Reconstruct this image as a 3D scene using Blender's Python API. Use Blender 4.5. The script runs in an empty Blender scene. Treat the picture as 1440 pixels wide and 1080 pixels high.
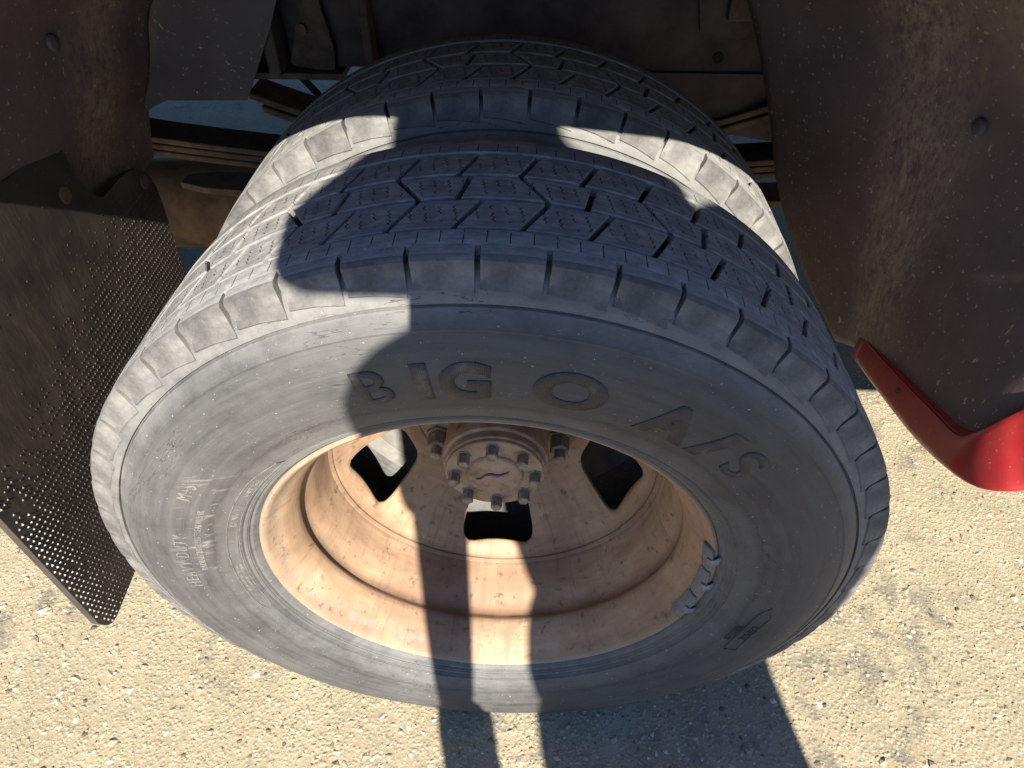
import bpy, bmesh, math, random
from mathutils import Vector, Matrix, noise
R = math.radians
random.seed(7)
S = bpy.context.scene

# ---------------------------------------------------------------- camera, sky, sun, exposure
H = 0.352                                   # axle height above the ground
CAM = Vector((0.0364, -0.3398, 0.5875 + H))
cd = bpy.data.cameras.new('camera'); cam = bpy.data.objects.new('camera', cd)
S.collection.objects.link(cam); S.camera = cam
cd.sensor_fit = 'HORIZONTAL'; cd.sensor_width = 36; cd.lens = 930.4 / 1440 * 36
cd.clip_start = 0.01; cd.clip_end = 500
pitch, yaw, roll = 0.7722, -0.0376, 0.0012
fwd = Vector((math.sin(yaw)*math.cos(pitch), math.cos(yaw)*math.cos(pitch), -math.sin(pitch)))
right = Vector((math.cos(yaw), -math.sin(yaw), 0)); up = right.cross(fwd)
r2 = right*math.cos(roll) + up*math.sin(roll); u2 = -right*math.sin(roll) + up*math.cos(roll)
cam.matrix_world = Matrix(((r2.x, u2.x, -fwd.x, CAM.x), (r2.y, u2.y, -fwd.y, CAM.y), (r2.z, u2.z, -fwd.z, CAM.z), (0, 0, 0, 1)))

SUN_EL, SUN_AZ = R(38.4), R(-10.5)           # azimuth: direction the light travels, 0 = +Y, positive towards +X
sdir = Vector((math.sin(SUN_AZ)*math.cos(SUN_EL), math.cos(SUN_AZ)*math.cos(SUN_EL), -math.sin(SUN_EL)))
world = bpy.data.worlds.new('World'); S.world = world; world.use_nodes = True
wn = world.node_tree.nodes; wl = world.node_tree.links
sky = wn.new('ShaderNodeTexSky'); sky.sky_type = 'NISHITA'; sky.sun_disc = False
sky.sun_elevation = SUN_EL; sky.dust_density = 0.15; sky.ozone_density = 9.0; sky.air_density = 1.0
sky.sun_rotation = math.atan2(-sdir.x, -sdir.y)      # sun stands opposite to where the light travels
bg = wn['Background']; bg.inputs[1].default_value = 0.06
wl.new(sky.outputs[0], bg.inputs[0])
sl = bpy.data.lights.new('sun', 'SUN'); sl.energy = 5.0; sl.angle = R(0.55); sl.color = (1.0, 0.925, 0.79)
so = bpy.data.objects.new('sun', sl); S.collection.objects.link(so)
so.rotation_euler = sdir.to_track_quat('-Z', 'Y').to_euler(); so.location = (0, -4, 5)
S.view_settings.view_transform = 'Standard'; S.view_settings.look = 'None'
S.view_settings.gamma = 1; S.view_settings.use_curve_mapping = False
S.view_settings.exposure = 1.78
S.render.engine = 'CYCLES'; S.cycles.max_bounces = 6; S.cycles.use_denoising = True; S.cycles.sample_clamp_indirect = 6

# ---------------------------------------------------------------- helpers
def link(o, parent=None):
    S.collection.objects.link(o)
    if parent: o.parent = parent
    return o
def empty(name, loc=(0, 0, 0), parent=None):
    o = bpy.data.objects.new(name, None); o.empty_display_size = .05; o.location = loc
    return link(o, parent)
def tag(o, label=None, cat=None, group=None, kind=None):
    if label: o['label'] = label
    if cat: o['category'] = cat
    if group: o['group'] = group
    if kind: o['kind'] = kind
    return o
def mesh_data(name, v, f, mat=None, smooth=True, sharp=None):
    me = bpy.data.meshes.new(name); me.from_pydata([tuple(p) for p in v], [], f); me.update()
    if mat: me.materials.append(mat)
    bm = bmesh.new(); bm.from_mesh(me); bmesh.ops.recalc_face_normals(bm, faces=bm.faces); bm.to_mesh(me); bm.free()
    if smooth:
        for p in me.polygons: p.use_smooth = True
        if sharp: 
            try: me.set_sharp_from_angle(angle=R(sharp))
            except Exception: pass
    return me
def mobj(name, v, f, mat=None, parent=None, smooth=True, sharp=35, loc=None):
    o = bpy.data.objects.new(name, mesh_data(name, v, f, mat, smooth, sharp))
    if loc: o.location = loc
    return link(o, parent)
def lathe_vf(prof, n, wrap=False, a0=0., a1=2*math.pi):
    """profile (r, y) turned round the local Y axis"""
    full = abs(a1 - a0 - 2*math.pi) < 1e-6
    m = n if full else n + 1
    v = []; f = []
    for i in range(m):
        a = a0 + (a1 - a0)*i/n; s, c = math.sin(a), math.cos(a)
        for r, y in prof: v.append((r*s, y, r*c))
    k = len(prof)
    for i in range(n):
        j = (i+1) % m
        for q in range(k - (0 if wrap else 1)):
            q2 = (q+1) % k
            f.append((i*k+q, i*k+q2, j*k+q2, j*k+q))
    return v, f
def lathe(name, prof, mat, parent, n=180, wrap=False, sharp=35):
    v, f = lathe_vf(prof, n, wrap)
    return mobj(name, v, f, mat, parent, sharp=sharp)
def cr(p0, p1, p2, p3, t):
    return tuple(.5*((2*b) + (-a+c)*t + (2*a-5*b+4*c-d)*t*t + (-a+3*b-3*c+d)*t**3) for a, b, c, d in zip(p0, p1, p2, p3))
def spline(pts, sub, closed=False):
    out = []; n = len(pts)
    for i in range(n if closed else n-1):
        if closed: q = [pts[(i+k-1) % n] for k in range(4)]
        else: q = [pts[max(i-1, 0)], pts[i], pts[i+1], pts[min(i+2, n-1)]]
        for s in range(sub): out.append(cr(*q, s/sub))
    if not closed: out.append(tuple(pts[-1]))
    return out
def grid_vf(rows, su, sv):
    rr = [spline(r, sv) for r in rows]
    cols = [spline([r[k] for r in rr], su) for k in range(len(rr[0]))]
    nv, nu = len(cols), len(cols[0]); v = []; f = []
    for c in cols: v += c
    for i in range(nv-1):
        for j in range(nu-1):
            f.append((i*nu+j, i*nu+j+1, (i+1)*nu+j+1, (i+1)*nu+j))
    return v, f
def solidify(o, t, off=0):
    m = o.modifiers.new('solid', 'SOLIDIFY'); m.thickness = t; m.offset = off; return o
def bevel(o, w, seg=2):
    m = o.modifiers.new('bevel', 'BEVEL'); m.width = w; m.segments = seg; m.limit_method = 'ANGLE'; return o
def box_vf(x0, x1, y0, y1, z0, z1):
    v = [(x, y, z) for x in (x0, x1) for y in (y0, y1) for z in (z0, z1)]
    return v, [(0,1,3,2), (4,6,7,5), (0,4,5,1), (2,3,7,6), (0,2,6,4), (1,5,7,3)]
def box(name, x0, x1, y0, y1, z0, z1, mat, parent, bev=.003):
    v, f = box_vf(x0, x1, y0, y1, z0, z1)
    o = mobj(name, v, f, mat, parent, smooth=False)
    if bev: bevel(o, bev)
    return o
def tube_vf(pts, rad, n=16, cap=True):
    v = []; f = []; P = [Vector(p) for p in pts]
    rads = rad if isinstance(rad, (list, tuple)) else [rad]*len(P)
    for i, p in enumerate(P):
        t = (P[min(i+1, len(P)-1)] - P[max(i-1, 0)]).normalized()
        a = t.orthogonal().normalized() if i == 0 else (a - t*a.dot(t)).normalized()
        b = t.cross(a)
        for k in range(n):
            w = 2*math.pi*k/n; v.append(tuple(p + (a*math.cos(w) + b*math.sin(w))*rads[i]))
    for i in range(len(P)-1):
        for k in range(n):
            k2 = (k+1) % n; f.append((i*n+k, i*n+k2, (i+1)*n+k2, (i+1)*n+k))
    if cap: f += [tuple(range(n))[::-1], tuple((len(P)-1)*n+k for k in range(n))]
    return v, f
def prism_y(poly, y0, y1):
    """closed (x, z) outline extruded along Y"""
    n = len(poly); v = [(x, y0, z) for x, z in poly] + [(x, y1, z) for x, z in poly]
    f = [tuple(range(n)), tuple(range(2*n-1, n-1, -1))] + [(i, (i+1) % n, n+(i+1) % n, n+i) for i in range(n)]
    return v, f

# ---------------------------------------------------------------- materials
ALB = .62                                   # overall reflectance scale of all surfaces
class NT:
    def __init__(s, name):
        s.m = bpy.data.materials.new(name); s.m.use_nodes = True; s.t = s.m.node_tree; s.n = s.t.nodes; s.l = s.t.links
        s.b = s.n['Principled BSDF']; s.tc = s.n.new('ShaderNodeTexCoord')
    def put(s, sock, val):
        if isinstance(val, bpy.types.NodeSocket): s.l.new(val, sock)
        elif val is not None: sock.default_value = val
    def mapping(s, scale=(1, 1, 1), src='Object', rot=(0, 0, 0), vec=None):
        m = s.n.new('ShaderNodeMapping'); s.put(m.inputs['Vector'], vec or s.tc.outputs[src])
        m.inputs['Scale'].default_value = scale; m.inputs['Rotation'].default_value = rot; return m.outputs[0]
    def noise(s, scale, detail=4, rough=.55, vec=None, dist=0):
        n = s.n.new('ShaderNodeTexNoise'); s.put(n.inputs['Vector'], vec or s.tc.outputs['Object'])
        n.inputs['Scale'].default_value = scale; n.inputs['Detail'].default_value = detail
        n.inputs['Roughness'].default_value = rough; n.inputs['Distortion'].default_value = dist; return n.outputs['Fac']
    def voro(s, scale, feature='F1', out='Distance', vec=None, rnd=1):
        n = s.n.new('ShaderNodeTexVoronoi'); s.put(n.inputs['Vector'], vec or s.tc.outputs['Object']); n.feature = feature
        n.inputs['Scale'].default_value = scale; n.inputs['Randomness'].default_value = rnd; return n.outputs[out]
    def ramp(s, fac, stops, interp='LINEAR'):
        n = s.n.new('ShaderNodeValToRGB'); s.put(n.inputs[0], fac); e = n.color_ramp.elements; n.color_ramp.interpolation = interp
        while len(e) < len(stops): e.new(.5)
        for k, (p, c) in zip(e, stops):
            k.position = p; k.color = (c, c, c, 1) if not hasattr(c, '__len__') else (*c, 1)
        return n.outputs[0]
    def mix(s, fac, a, b, blend='MIX'):
        n = s.n.new('ShaderNodeMix'); n.data_type = 'RGBA'; n.blend_type = blend
        s.put(n.inputs[0], fac); 
        for k, c in ((6, a), (7, b)): s.put(n.inputs[k], c if isinstance(c, bpy.types.NodeSocket) else (*c, 1))
        return n.outputs[2]
    def math(s, op, a, b=None, c=None, clamp=False):
        n = s.n.new('ShaderNodeMath'); n.operation = op; n.use_clamp = clamp
        s.put(n.inputs[0], a); s.put(n.inputs[1], b); s.put(n.inputs[2], c); return n.outputs[0]
    def sep(s, vec=None):
        n = s.n.new('ShaderNodeSeparateXYZ'); s.put(n.inputs[0], vec or s.tc.outputs['Object']); return n.outputs
    def comb(s, x, y, z):
        n = s.n.new('ShaderNodeCombineXYZ'); s.put(n.inputs[0], x); s.put(n.inputs[1], y); s.put(n.inputs[2], z); return n.outputs[0]
    def bump(s, h, strength=.3, dist=.002, prev=None):
        n = s.n.new('ShaderNodeBump'); s.put(n.inputs['Height'], h); n.inputs['Strength'].default_value = strength
        n.inputs['Distance'].default_value = dist; s.put(n.inputs['Normal'], prev); return n.outputs[0]
    def polar(s):
        """radius and angle round the wheel's own axis (local Y)"""
        x, y, z = s.sep()[:3]
        r = s.math('SQRT', s.math('ADD', s.math('MULTIPLY', x, x), s.math('MULTIPLY', z, z)))
        a = s.math('ARCTAN2', x, z); return r, a, y
    def done(s, col=None, rough=None, nrm=None, metal=None, spec=None):
        s.put(s.b.inputs['Base Color'], s.mix(1.0, col, (ALB, ALB, ALB), 'MULTIPLY'))
        s.put(s.b.inputs['Roughness'], rough); s.put(s.b.inputs['Normal'], nrm); s.put(s.b.inputs['Metallic'], metal)
        s.put(s.b.inputs['Specular IOR Level'], spec); return s.m

def m_sidewall():
    s = NT('sidewall_rubber'); r, a, y = s.polar()
    pv = s.comb(s.math('MULTIPLY', a, .30), r, y)
    big = s.noise(7, 6, .65); rings = s.noise(26, 5, .65, s.mapping((.45, 6, 1), vec=pv)); fine = s.noise(240, 5, .75); mid = s.noise(45, 6, .7)
    d = s.math('ADD', s.math('ADD', s.math('MULTIPLY', big, .5), s.math('MULTIPLY', rings, .35)), s.math('MULTIPLY', mid, .2))
    dust = s.ramp(d, [(.38, .02), (.50, .40), (.62, .75), (.72, 1)])
    col = s.mix(dust, (.042, .043, .049), (.152, .150, .146))
    rw = s.math('ADD', r, s.math('MULTIPLY', s.math('SUBTRACT', s.noise(24, 6, .7), .5), .020))       # edge of a dried water mark
    tide = s.ramp(s.math('MULTIPLY', rw, 2.5), [(.622, 0), (.636, .5), (.641, .5), (.646, 0)])
    col = s.mix(tide, col, (.050, .048, .045))
    rad = s.ramp(s.math('MULTIPLY', rw, 2.5), [(.55, .7), (.60, .35), (.637, .18), (.641, 0), (.80, 0), (.832, .55), (.843, .95), (.88, 1)])   # paler towards the bead and on the shoulder ledge
    edge = s.math('MULTIPLY', rad, s.ramp(mid, [(.3, .35), (.62, 1)]))
    col = s.mix(edge, col, (.235, .234, .230))
    scr = s.noise(40, 3, .6, s.mapping((1, 30, 4), vec=s.comb(a, s.math('MULTIPLY', r, .6), 0)))
    col = s.mix(s.ramp(scr, [(.66, 0), (.74, .4)]), col, (.36, .35, .33))
    # kerb scuffs: short pale scratches across the lettering on one flank
    sec = s.ramp(s.math('ADD', s.math('MULTIPLY', a, .25), .5), [(.10, 0), (.15, 1), (.255, 1), (.30, 0)])
    ban = s.ramp(s.math('MULTIPLY', r, 2.5), [(.632, 0), (.65, 1), (.71, 1), (.73, 0)])
    scf = s.noise(150, 3, .6, s.mapping((.10, 1, 1)))
    col = s.mix(s.math('MULTIPLY', s.math('MULTIPLY', sec, ban), s.ramp(scf, [(.57, 0), (.68, .45)])), col, (.42, .41, .39))
    # fine ageing cracks
    ck = s.math('ABSOLUTE', s.math('SUBTRACT', s.noise(14, 5, .6, s.mapping((.3, 1.6, 1), vec=pv), 1.2), .5))
    col = s.mix(s.math('MULTIPLY', s.ramp(ck, [(0, .8), (.0035, 0)]), s.ramp(big, [(.5, 0), (.56, 1)])), col, (.02, .02, .022))
    spk = s.ramp(s.noise(330, 2, .5), [(.71, 0), (.76, .7)])
    col = s.mix(spk, col, (.50, .49, .47))
    nrm = s.bump(fine, .35, .0006); nrm = s.bump(rings, .3, .0012, nrm)
    return s.done(col, s.ramp(dust, [(0, .5), (1, .85)]), nrm, spec=.35)
def m_lug():
    s = NT('lug_rubber'); d = s.noise(38, 6, .7); f = s.noise(300, 5, .75)
    st = s.noise(160, 4, .65, s.mapping((.35, 1, .12))); oi = s.n.new('ShaderNodeObjectInfo').outputs['Random']
    t = s.math('ADD', s.math('ADD', s.math('MULTIPLY', d, .5), s.math('MULTIPLY', st, .4)), s.math('MULTIPLY', oi, .12))
    dust = s.ramp(t, [(.36, .08), (.5, .42), (.6, .75), (.7, 1)])
    col = s.mix(dust, (.080, .079, .082), (.30, .293, .28))
    col = s.mix(s.ramp(s.noise(90, 5, .7), [(.60, 0), (.72, .4)]), col, (.34, .305, .24))
    col = s.mix(s.ramp(s.noise(420, 2, .5), [(.72, 0), (.77, .6)]), col, (.55, .53, .5))
    return s.done(col, .82, s.bump(f, .5, .0009, s.bump(d, .3, .002)), spec=.3)
def m_tread():
    s = NT('tread_rubber'); d = s.noise(60, 6, .7); f = s.noise(420, 5, .75)
    streak = s.noise(300, 3, .6, s.mapping((.25, 1, .25)))
    dust = s.ramp(s.math('ADD', s.math('MULTIPLY', d, .55), s.math('MULTIPLY', streak, .45)), [(.32, .2), (.52, .55), (.7, 1)])
    col = s.mix(dust, (.12, .124, .135), (.47, .465, .45))
    col = s.mix(s.ramp(s.noise(500, 2, .5), [(.73, 0), (.77, .8)]), col, (.55, .54, .5))
    nrm = s.bump(f, .55, .0012); nrm = s.bump(d, .4, .002, nrm)
    return s.done(col, .88, nrm, spec=.25)
def m_groove():
    s = NT('groove_rubber'); d = s.noise(50, 5, .6)
    return s.done(s.ramp(d, [(.3, (.018, .018, .02)), (.7, (.065, .062, .058))]), .9, s.bump(d, .3, .001), spec=.2)
def m_letter():
    s = NT('clean_rubber'); r, a, y = s.polar()
    w = s.math('SINE', s.math('MULTIPLY', a, 1500.0)); d = s.noise(60, 5, .65)
    col = s.ramp(d, [(.3, (.034, .035, .040)), (.54, (.052, .053, .058)), (.66, (.115, .114, .112))])
    return s.done(col, .55, s.bump(w, .35, .0005), spec=.4)
def m_smallletter():
    s = NT('scuffed_lettering'); d = s.noise(120, 4, .6)
    return s.done(s.ramp(d, [(.35, (.13, .128, .122)), (.62, (.25, .245, .23))]), .85, spec=.25)
def m_rim():
    s = NT('rusty_wheel_paint'); r, a, y = s.polar(); n1 = s.noise(14, 6, .62); n2 = s.noise(90, 5, .65); n3 = s.noise(5, 4, .55)
    circ = s.noise(40, 4, .6, s.comb(s.math('MULTIPLY', a, .12), s.math('MULTIPLY', r, 2.2), s.math('MULTIPLY', y, 2.2)))
    v = s.math('ADD', s.math('MULTIPLY', n1, .5), s.math('MULTIPLY', circ, .5))
    col = s.ramp(v, [(.28, (.19, .112, .07)), (.42, (.42, .275, .168)), (.58, (.53, .370, .235)), (.75, (.60, .450, .310))])
    col = s.mix(s.ramp(n3, [(.50, 0), (.68, .55)]), col, (.25, .13, .092))
    col = s.mix(s.ramp(n2, [(.58, 0), (.70, .75)]), col, (.13, .075, .048))
    # stains run down from the holes and grey the weathered lip
    run = s.noise(22, 6, .7, s.comb(s.math('MULTIPLY', a, .8), s.math('MULTIPLY', r, .35), s.math('MULTIPLY', y, .35)))
    col = s.mix(s.ramp(run, [(.54, 0), (.70, .38)]), col, (.17, .098, .066))
    col = s.mix(s.math('MULTIPLY', s.ramp(s.math('MULTIPLY', r, 4), [(.850, 0), (.872, .75)]), s.ramp(n2, [(.35, .5), (.6, 1)])), col, (.33, .275, .23))
    # grime settled along the hump and the weld
    g1 = s.ramp(s.math('MULTIPLY', y, 5), [(.190, 0), (.228, .85), (.262, .6), (.32, 0), (.55, 0), (.585, .6), (.60, .6), (.64, 0)])
    col = s.mix(s.math('MULTIPLY', g1, s.ramp(circ, [(.35, .3), (.6, 1)])), col, (.13, .075, .048))
    # chipped pale blue-grey paint left on the flange ring
    ring = s.ramp(s.math('MULTIPLY', r, 4), [(.815, 0), (.828, 1), (.846, 1), (.858, 0)])
    sect = s.ramp(s.math('ADD', s.math('MULTIPLY', a, .159), .5), [(.03, .2), (.08, .55), (.36, .75), (.42, .15), (.9, .2), (.97, .3)])
    chips = s.ramp(s.noise(130, 6, .75), [(.50, 0), (.58, .7)])
    col = s.mix(s.math('MULTIPLY', s.math('MULTIPLY', ring, sect), chips), col, (.27, .31, .37))
    nrm = s.bump(n2, .3, .0012); nrm = s.bump(n1, .2, .003, nrm)
    return s.done(col, s.ramp(n1, [(.3, .55), (.7, .8)]), nrm, spec=.3)
def m_hub():
    s = NT('rusty_hub_iron'); n1 = s.noise(40, 6, .65); n2 = s.noise(160, 5, .7)
    col = s.ramp(n1, [(.28, (.20, .12, .075)), (.45, (.44, .30, .195)), (.6, (.56, .42, .29)), (.78, (.64, .54, .42))])
    col = s.mix(s.ramp(n2, [(.6, 0), (.75, .7)]), col, (.30, .12, .075))
    return s.done(col, .75, s.bump(n2, .4, .0012), spec=.3)
def m_bolt():
    s = NT('worn_steel'); n1 = s.noise(150, 5, .65)
    return s.done(s.ramp(n1, [(.3, (.16, .115, .08)), (.55, (.36, .30, .24)), (.8, (.50, .47, .42))]), .55, s.bump(n1, .3, .0008), spec=.45)
def m_simple(name, c1, c2, scale=30, rough=.8, bstr=.3, spec=.3, metal=0):
    s = NT(name); n = s.noise(scale, 6, .65)
    return s.done(s.ramp(n, [(.3, c1), (.72, c2)]), rough, s.bump(n, bstr, .002), metal, spec)
def m_liner():
    s = NT('dusty_black_plastic'); x, y, z = s.sep()[:3]; p = s.mapping((1, 1, .22))
    st = s.noise(80, 7, .8, p); fine = s.noise(190, 5, .75, s.mapping((1, 1, .5))); big = s.noise(5, 5, .65); sp = s.noise(170, 3, .55); el = s.noise(95, 3, .6, s.mapping((1, 1, .3)))
    col = s.ramp(s.noise(8, 5, .65), [(.3, (.118, .084, .090)), (.7, (.200, .145, .145))])
    # spray thrown up by the tyres: a dusty track along the liner on each side, and dust under the lip
    off = s.math('MULTIPLY', s.math('SUBTRACT', big, .5), .16)
    ctr = s.math('ADD', s.math('MULTIPLY', s.math('LESS_THAN', x, 0.0), .10), .362)
    d = s.math('ABSOLUTE', s.math('SUBTRACT', s.math('ADD', y, off), ctr))
    band = s.ramp(s.math('MULTIPLY', d, 10), [(.15, 1), (.75, .05)])
    col = s.mix(s.math('MULTIPLY', band, s.ramp(s.math('ADD', s.math('MULTIPLY', st, .6), s.math('MULTIPLY', fine, .4)), [(.42, 0), (.60, .9)])), col, (.50, .385, .28))
    up_ = s.math('MULTIPLY', s.ramp(z, [(.69, 0), (.78, 1)]), s.ramp(s.math('ADD', y, off), [(.22, 1), (.34, 0)]))
    col = s.mix(s.math('MULTIPLY', up_, s.ramp(s.math('ADD', s.math('MULTIPLY', st, .5), s.math('MULTIPLY', big, .5)), [(.40, .1), (.58, .9)])), col, (.70, .54, .34))
    col = s.mix(s.ramp(el, [(.69, 0), (.73, .75)]), col, (.62, .53, .40))
    col = s.mix(s.ramp(sp, [(.655, 0), (.70, .75)]), col, (.62, .54, .44))
    return s.done(col, s.ramp(st, [(.3, .5), (.7, .85)]), s.bump(st, .3, .002, s.bump(fine, .2, .001)), spec=.4)
def m_panel():
    s = NT('grey_black_plastic'); n = s.noise(12, 5, .65); sp = s.noise(170, 3, .55)
    col = s.ramp(n, [(.3, (.09, .080, .092)), (.7, (.15, .13, .135))])
    col = s.mix(s.ramp(sp, [(.66, 0), (.71, .8)]), col, (.55, .5, .42))
    return s.done(col, s.ramp(n, [(.3, .45), (.7, .7)]), s.bump(n, .15, .003), spec=.45)
def m_flap():
    s = NT('mud_flap_rubber'); st = s.noise(55, 6, .7, s.mapping((1, 1, .3))); big = s.noise(7, 4, .6)
    x, y, z = s.sep()[:3]
    up_ = s.ramp(z, [(.30, .12), (.56, .8)])
    col = s.ramp(s.noise(25, 4, .6), [(.3, (.032, .027, .027)), (.7, (.070, .057, .054))])
    col = s.mix(s.math('MULTIPLY', s.ramp(big, [(.4, .1), (.62, .9)]), s.math('MULTIPLY', up_, s.ramp(st, [(.4, .15), (.62, .8)]))), col, (.185, .145, .105))
    col = s.mix(s.ramp(st, [(.66, 0), (.74, .5)]), col, (.22, .18, .13))
    return s.done(col, .6, s.bump(st, .35, .002), spec=.4)
def m_bumps():
    s = NT('flap_studs_rubber'); n = s.noise(400, 2, .5); x, y, z = s.sep()[:3]
    col = s.ramp(n, [(.35, (.026, .022, .022)), (.75, (.060, .050, .047))])
    col = s.mix(s.math('MULTIPLY', s.ramp(z, [(.34, 0), (.5, .8)]), s.ramp(s.noise(60, 4, .6), [(.4, .2), (.6, 1)])), col, (.12, .097, .075))
    sunlit_edge = s.math('MULTIPLY', s.ramp(s.math('MULTIPLY', y, 8), [(.26, 1), (.50, 0)]), s.ramp(s.noise(55, 3, .6), [(.40, 0), (.52, 1)]))   # sun catching the studs near the free edge, painted in as pale colour
    col = s.mix(sunlit_edge, col, (.24, .232, .22))
    return s.done(col, .5, spec=.4)
def m_red():
    s = NT('red_body_paint'); n = s.noise(60, 5, .65); d = s.noise(9, 4, .6)
    col = s.mix(s.ramp(d, [(.35, .05), (.75, .45)]), (.52, .012, .020), (.42, .12, .10))
    col = s.mix(s.ramp(s.noise(260, 2, .5), [(.7, 0), (.75, .5)]), col, (.5, .4, .35))
    m = s.done(col, s.ramp(n, [(.3, .30), (.8, .55)]), s.bump(n, .06, .001), spec=.5)
    s.b.inputs['Coat Weight'].default_value = .25; s.b.inputs['Coat Roughness'].default_value = .12
    return m
def m_ground():
    s = NT('worn_asphalt'); P = s.tc.outputs['Object']
    v1 = s.voro(190, vec=P); c1 = s.voro(190, out='Color', vec=P); v2 = s.voro(420); c2 = s.voro(420, out='Color')
    n = s.noise(3.1, 6, .6); f = s.noise(700, 5, .75); m = s.noise(75, 6, .7); q = s.noise(20, 6, .65); w = s.noise(9, 5, .6)
    base = s.ramp(m, [(.26, (.30, .245, .175)), (.46, (.425, .360, .262)), (.72, (.50, .430, .322))])
    base = s.mix(s.ramp(w, [(.38, .45), (.56, 0)]), base, (.32, .265, .195))
    base = s.mix(s.ramp(w, [(.55, 0), (.72, .5)]), base, (.54, .485, .40))
    h1 = s.n.new('ShaderNodeSeparateColor'); s.put(h1.inputs[0], c1)
    h2 = s.n.new('ShaderNodeSeparateColor'); s.put(h2.inputs[0], c2)
    st = s.ramp(h1.outputs[0], [(0, (.19, .17, .15)), (.08, (.36, .31, .24)), (.5, (.45, .39, .30)), (.85, (.54, .48, .39)), (1, (.74, .70, .63))])
    col = s.mix(s.ramp(v1, [(.25, .65), (.5, 0)]), base, st)
    st2 = s.ramp(h2.outputs[1], [(0, (.13, .12, .10)), (.06, (.37, .32, .24)), (.9, (.50, .44, .35)), (1, (.78, .75, .69))])
    col = s.mix(s.ramp(v2, [(.25, .6), (.45, 0)]), col, st2)
    pit = s.math('MULTIPLY', s.ramp(s.noise(210, 3, .6), [(.29, .85), (.345, 0)]), s.ramp(w, [(.36, .3), (.56, 1)]))
    col = s.mix(pit, col, (.08, .07, .055))
    tar = s.math('MULTIPLY', s.ramp(q, [(.52, 0), (.62, .8)]), s.ramp(n, [(.50, 0), (.56, 1)]))
    x, y, z = s.sep()[:3]                              # a greasy patch of old stains beside the wheel
    dx = s.math('DIVIDE', s.math('SUBTRACT', x, .56), .22); dy = s.math('DIVIDE', s.math('SUBTRACT', y, .13), .17)
    rr = s.math('SQRT', s.math('ADD', s.math('MULTIPLY', dx, dx), s.math('MULTIPLY', dy, dy)))
    grease = s.math('MULTIPLY', s.ramp(rr, [(.3, 1), (1, 0)]), s.ramp(s.noise(24, 6, .65), [(.50, 0), (.60, .85)]))
    col = s.mix(s.math('MAXIMUM', tar, grease), col, (.21, .195, .175))
    col = s.mix(1.0, col, (.955, .955, .885), 'MULTIPLY')
    h = s.math('ADD', s.math('MULTIPLY', s.ramp(v1, [(0, 1), (.55, 0)]), .6), s.math('MULTIPLY', m, .9))
    nrm = s.bump(h, .55, .0035); nrm = s.bump(f, .5, .001, nrm)
    return s.done(col, .92, nrm, spec=.2)
def m_pebble():
    s = NT('loose_chippings'); g = s.n.new('ShaderNodeNewGeometry')
    c = s.ramp(g.outputs['Random Per Island'], [(0, (.08, .07, .065)), (.05, (.19, .165, .135)), (.12, (.37, .315, .24)), (.5, (.46, .40, .31)), (.82, (.52, .46, .37)), (.93, (.62, .57, .49)), (1, (.80, .77, .72))])
    n = s.noise(300, 3, .6)
    return s.done(s.mix(1.0, s.mix(s.ramp(n, [(.3, .25), (.7, 0)]), c, (.2, .17, .13)), (.95, .95, .88), 'MULTIPLY'), .85, s.bump(n, .3, .001), spec=.3)

M = dict(side=m_sidewall(), lug=m_lug(), tread=m_tread(), groove=m_groove(), letter=m_letter(), small=m_smallletter(), rim=m_rim(), hub=m_hub(),
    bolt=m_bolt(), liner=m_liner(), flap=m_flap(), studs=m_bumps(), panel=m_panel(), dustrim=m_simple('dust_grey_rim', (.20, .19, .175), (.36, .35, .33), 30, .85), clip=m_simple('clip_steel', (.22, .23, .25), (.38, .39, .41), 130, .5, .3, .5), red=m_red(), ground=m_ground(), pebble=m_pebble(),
    frame=m_simple('grimy_frame_steel', (.05, .040, .042), (.19, .145, .125), 13, .8),
    spring=m_simple('spring_steel', (.06, .043, .033), (.20, .145, .105), 40, .7),
    rust=m_simple('brown_rust', (.10, .06, .038), (.31, .18, .10), 22, .85),
    lead=m_simple('wheel_weight_lead', (.15, .16, .175), (.27, .28, .30), 130, .6, .5, .4),
    rubmat=m_simple('black_paint_mark', (.035, .045, .07), (.06, .07, .10), 60, .6),
    under=m_simple('underbody_black', (.012, .011, .011), (.035, .03, .028), 12, .9),
    cloth=m_simple('navy_cotton', (.02, .025, .045), (.04, .05, .08), 200, .9), denim=m_simple('blue_denim', (.03, .045, .09), (.06, .08, .14), 300, .9),
    skin=m_simple('skin', (.36, .22, .16), (.42, .27, .20), 60, .55), hair=m_simple('brown_hair', (.02, .013, .01), (.05, .035, .025), 150, .6),
    shoe=m_simple('dark_leather', (.02, .018, .016), (.05, .045, .04), 80, .6), phone=m_simple('phone_case', (.02, .02, .022), (.03, .03, .032), 50, .4))
#SPLIT

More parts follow.
